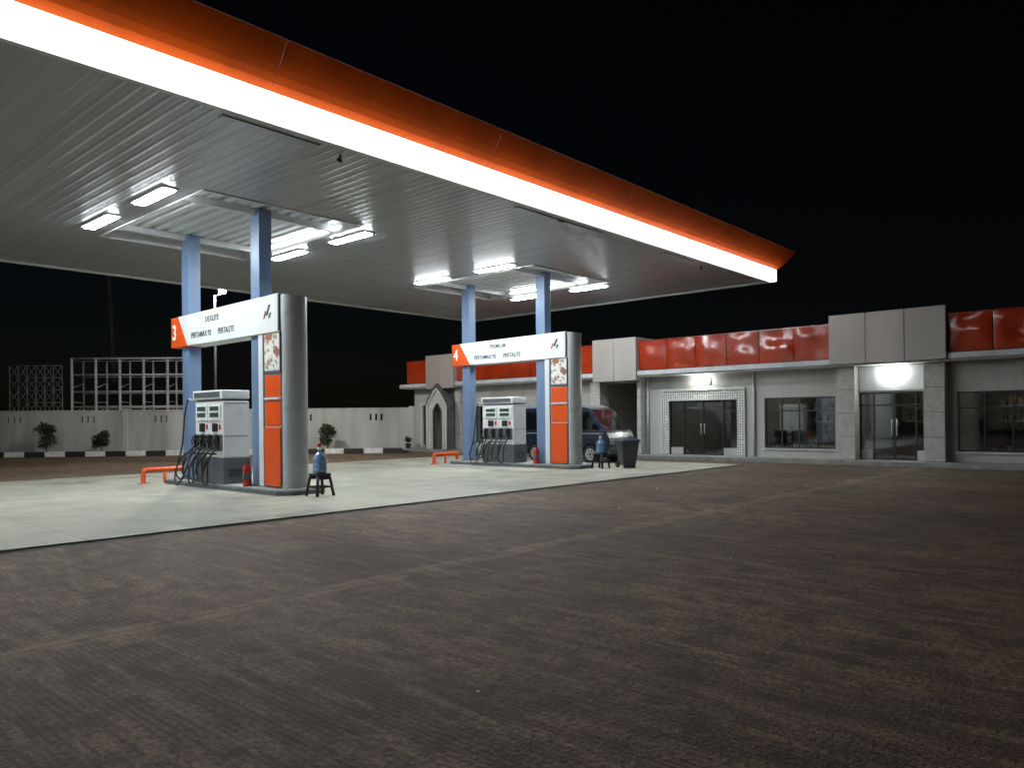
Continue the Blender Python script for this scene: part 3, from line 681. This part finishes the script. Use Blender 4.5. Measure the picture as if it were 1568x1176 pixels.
for (x,y,s) in((13.9,8.3,0.06),(2.95,2.9,0.02),(7.5,3.6,0.02),(10.5,7.0,0.03),(5.0,5.1,0.018),(16.4,6.1,0.03),(6.2,8.2,0.025)):
    a=random.random()*3; n=len(V)
    for k in range(4): V.append((x+s*math.cos(a+k*1.57),y+s*0.7*math.sin(a+k*1.57),0.006+0.008*(k%2)))
    F.append((n,n+1,n+2,n+3))
mk("paper_litter",None,V,F,M_white)

# ------------------------------------------------------------------ boundary wall, kerb, verge
ANG=math.radians(134.6); A=(25.3,29.0,0)
w=root("boundary_wall",A,ANG)
LEN=60
slits=[]
t=2.1
while t<LEN-1:
    for k in(-1,0,1): slits.append(t+k*0.28)
    t+=3.55
L_=[]; x=0
for s in slits:
    L_.append((x,s-0.05,-0.09,0.09,1.55,1.88)); x=s+0.05
L_.append((x,LEN,-0.09,0.09,1.55,1.88))
boxes("panels_upper",w,L_,M_bwall)
box("panels_lower",w,0,LEN,-0.09,0.09,0,1.549,M_bwall)
box("panels_head",w,0,LEN,-0.09,0.09,1.881,2.12,M_bwall)
box("coping",w,-0.02,LEN,-0.13,0.13,2.121,2.18,M_bwall,bevel=0.01)
box("plinth",w,0,LEN,0.091,0.13,0,0.35,M_bwall)
tt=0.3
pl=[]
while tt<LEN: pl.append((tt-0.14,tt+0.14,-0.14,0.14,0.0,2.24)); tt+=7.1
boxes("piers",w,pl,M_bwall,bevel=0.01)
vg=root("grass_verge",A,ANG)
mk("turf",vg,[(0.3,0.14,0.06),(LEN,0.14,0.06),(LEN,3.0,0.06),(0.3,3.0,0.06)],[(0,1,2,3)],M_grass)
k=root("painted_kerb",A,ANG)
Lw=[];Lb=[];x=0.5;i=0
while x<LEN:
    (Lw if i%2 else Lb).append((x,x+0.88,3.0,3.2,0,0.24)); x+=0.9; i+=1
boxes("white_blocks",k,Lw,M_kerbW,bevel=0.02); boxes("black_blocks",k,Lb,M_kerbB,bevel=0.02)
def shrub(lx,ly,h,rad):
    c=Vector((A[0]+math.cos(ANG)*lx-math.sin(ANG)*ly, A[1]+math.sin(ANG)*lx+math.cos(ANG)*ly,0.06))
    r=root("shrub",c)
    tubes("stem",r,[((0,0,0),(0.03,0.02,h*0.5),0.035,0.02),((0.02,0,h*0.3),(rad*0.5,0.1,h*0.7),0.02,0.01),((0.02,0,h*0.3),(-rad*0.5,-0.1,h*0.7),0.02,0.01)],M_bark,seg=8)
    V=[];F=[]
    cl=[(Vector((random.uniform(-1,1)*rad*0.5,random.uniform(-1,1)*rad*0.5,h*(0.35+0.55*random.random()))),rad*random.uniform(0.45,0.65)) for _ in range(10)]
    for cc,rr in cl:
        for q in range(150):
            d=Vector((random.gauss(0,1),random.gauss(0,1),random.gauss(0,1))).normalized()*rr*random.uniform(0.45,1.05)
            p=cc+d; u=Vector((random.gauss(0,1),random.gauss(0,1),random.gauss(0,1))).normalized(); v=u.cross(d).normalized() if u.cross(d).length>0 else Vector((0,0,1))
            s=random.uniform(0.04,0.08); n=len(V); V+=[p-u*s,p+v*s*0.5,p+u*s,p-v*s*0.5]; F.append((n,n+1,n+2,n+3))
    mk("foliage",r,V,F,M_leaf)
for lx,ly,h,rad in((17.6,1.4,1.45,0.55),(15.0,1.4,1.2,0.42),(4.3,1.3,1.3,0.45),(21,1.5,1.3,0.5),(24.5,1.5,1.3,0.45)): shrub(lx,ly,h,rad)
s=root("steel_billboard_frame",(A[0]-math.sin(ANG)*-2.5,A[1]+math.cos(ANG)*-2.5,0),ANG)
T=[];x0,x1=12.2,18.4
nv=6
for kx in range(nv):
    xx=x0+(x1-x0)*kx/(nv-1)
    T.append(((xx,0,0),(xx,0,5.0),0.07)); T.append(((xx,-1.2,0),(xx,-1.2,4.9),0.045))
    for kk in range(5): T.append(((xx,0,1.9+kk*0.75),(xx,-1.2,1.9+kk*0.75 if kk%2 else 2.5+kk*0.6),0.02))
for zz in(1.5,2.4,3.2,4.1,4.97): T.append(((x0,0,zz),(x1,0,zz),0.05)); T.append(((x0,-1.2,zz-0.05),(x1,-1.2,zz-0.05),0.032))
tubes("front_frame",s,T,M_steel,seg=6)
T=[];x2,x3=18.9,21.6
for kx in range(7):
    xx=x2+(x3-x2)*kx/6; T.append(((xx,0,0),(xx,0,4.6),0.03))
    if kx<6:
        for kk in range(4):
            z=2+kk*0.65; T.append(((xx,0,z),(xx+0.45,0,z+0.65),0.02)); T.append(((xx+0.45,0,z),(xx,0,z+0.65),0.02))
for zz in(2.0,2.65,3.3,3.95,4.6): T.append(((x2,0,zz),(x3,0,zz),0.028))
tubes("side_truss",s,T,M_truss,seg=6)
sl=root("street_lamp",(14.5,28.8,0))
tubes("pole",sl,[((0,0,0),(0,0,6.6),0.06,0.04)],M_dgrey,seg=12)
tubes("arm",sl,[((0,0,6.5),(0.2,-0.2,6.7),0.03)],M_dgrey)
box("lamp_head",sl,0.06,0.36,-0.36,-0.06,6.86,6.93,M_dgrey,bevel=0.02)
lathe("lamp_lens",sl,[(0.05,6.66),(0.12,6.70),(0.14,6.855)],0.21,-0.21,E_street)
box("base",sl,-0.2,0.2,-0.2,0.2,0,0.25,M_islandtop,bevel=0.02)
def palm(x,y,h,lean):
    r=root("palm_tree",(x,y,0)); T=[];p=Vector((0,0,0)); n=9
    for i in range(n):
        q=Vector((lean*((i+1)/n)**2,0.3*lean*((i+1)/n),h*(i+1)/n)); T.append((tuple(p),tuple(q),0.20-0.09*i/n,0.20-0.09*(i+1)/n)); p=q
    tubes("trunk",r,T,M_bark,seg=10)
    V=[];F=[]
    for f in range(20):
        az=f*2.4; el=random.uniform(-0.3,1.1); Ln=random.uniform(2.6,3.6); prev=p.copy(); d=Vector((math.cos(az)*math.cos(el),math.sin(az)*math.cos(el),math.sin(el)))
        for k_ in range(14):
            nx=prev+d*(Ln/14); d=(d+Vector((0,0,-0.13))).normalized(); side=d.cross(Vector((0,0,1))).normalized()
            ll=0.75*math.sin(math.pi*(k_+1.5)/16)
            for sgn in(-1,1):
                e=nx+side*sgn*ll+d*0.25-Vector((0,0,ll*0.55)); m_=len(V); V+=[prev,nx,e]; F.append((m_,m_+1,m_+2))
            m_=len(V); V+=[prev+Vector((0,0,0.03)),prev-side*0.03,nx-side*0.02,nx+side*0.02,prev+side*0.03]; F.append((m_,m_+1,m_+2,m_+3,m_+4))
            prev=nx
    mk("crown",r,V,F,M_palm)
for x,y,h,l in((11.5,51.0,15,0.8),(18.0,48.5,14,-0.6),(29,46,13,0.9),(38,38,12,0.5)): palm(x,y,h,l)

# ------------------------------------------------------------------ world, sun (moon-dim), camera
wd=bpy.data.worlds.new("World"); scene.world=wd; wd.use_nodes=True
nt=wd.node_tree; bg=nt.nodes['Background']; sky=nt.nodes.new('ShaderNodeTexSky'); sky.sky_type='NISHITA'; sky.sun_disc=False
sky.sun_elevation=math.radians(20); sky.sun_rotation=math.radians(200); nt.links.new(sky.outputs[0],bg.inputs[0]); bg.inputs[1].default_value=0.0005
sd=bpy.data.lights.new("moonlight",'SUN'); sd.energy=0.02; sd.angle=math.radians(0.5); sd.color=(1,0.95,0.88)
so=bpy.data.objects.new("moonlight",sd); COL.objects.link(so); so.rotation_euler=(math.radians(50),0,math.radians(-60))
cam=bpy.data.cameras.new("camera"); co=bpy.data.objects.new("camera",cam); COL.objects.link(co)
cam.sensor_width=36; cam.lens=36*1150/1568; cam.shift_y=55/1568; cam.clip_start=0.05; cam.clip_end=1500
th=-math.atan2(0.746,0.666)
co.matrix_world=Matrix.Translation((0,0,1.5))@Matrix.Rotation(th,4,'Z')@Matrix.Rotation(math.radians(90),4,'X')@Matrix.Rotation(math.radians(-0.545),4,'Z')
scene.camera=co
scene.view_settings.view_transform='Standard'; scene.view_settings.look='None'; scene.view_settings.exposure=0; scene.view_settings.gamma=1
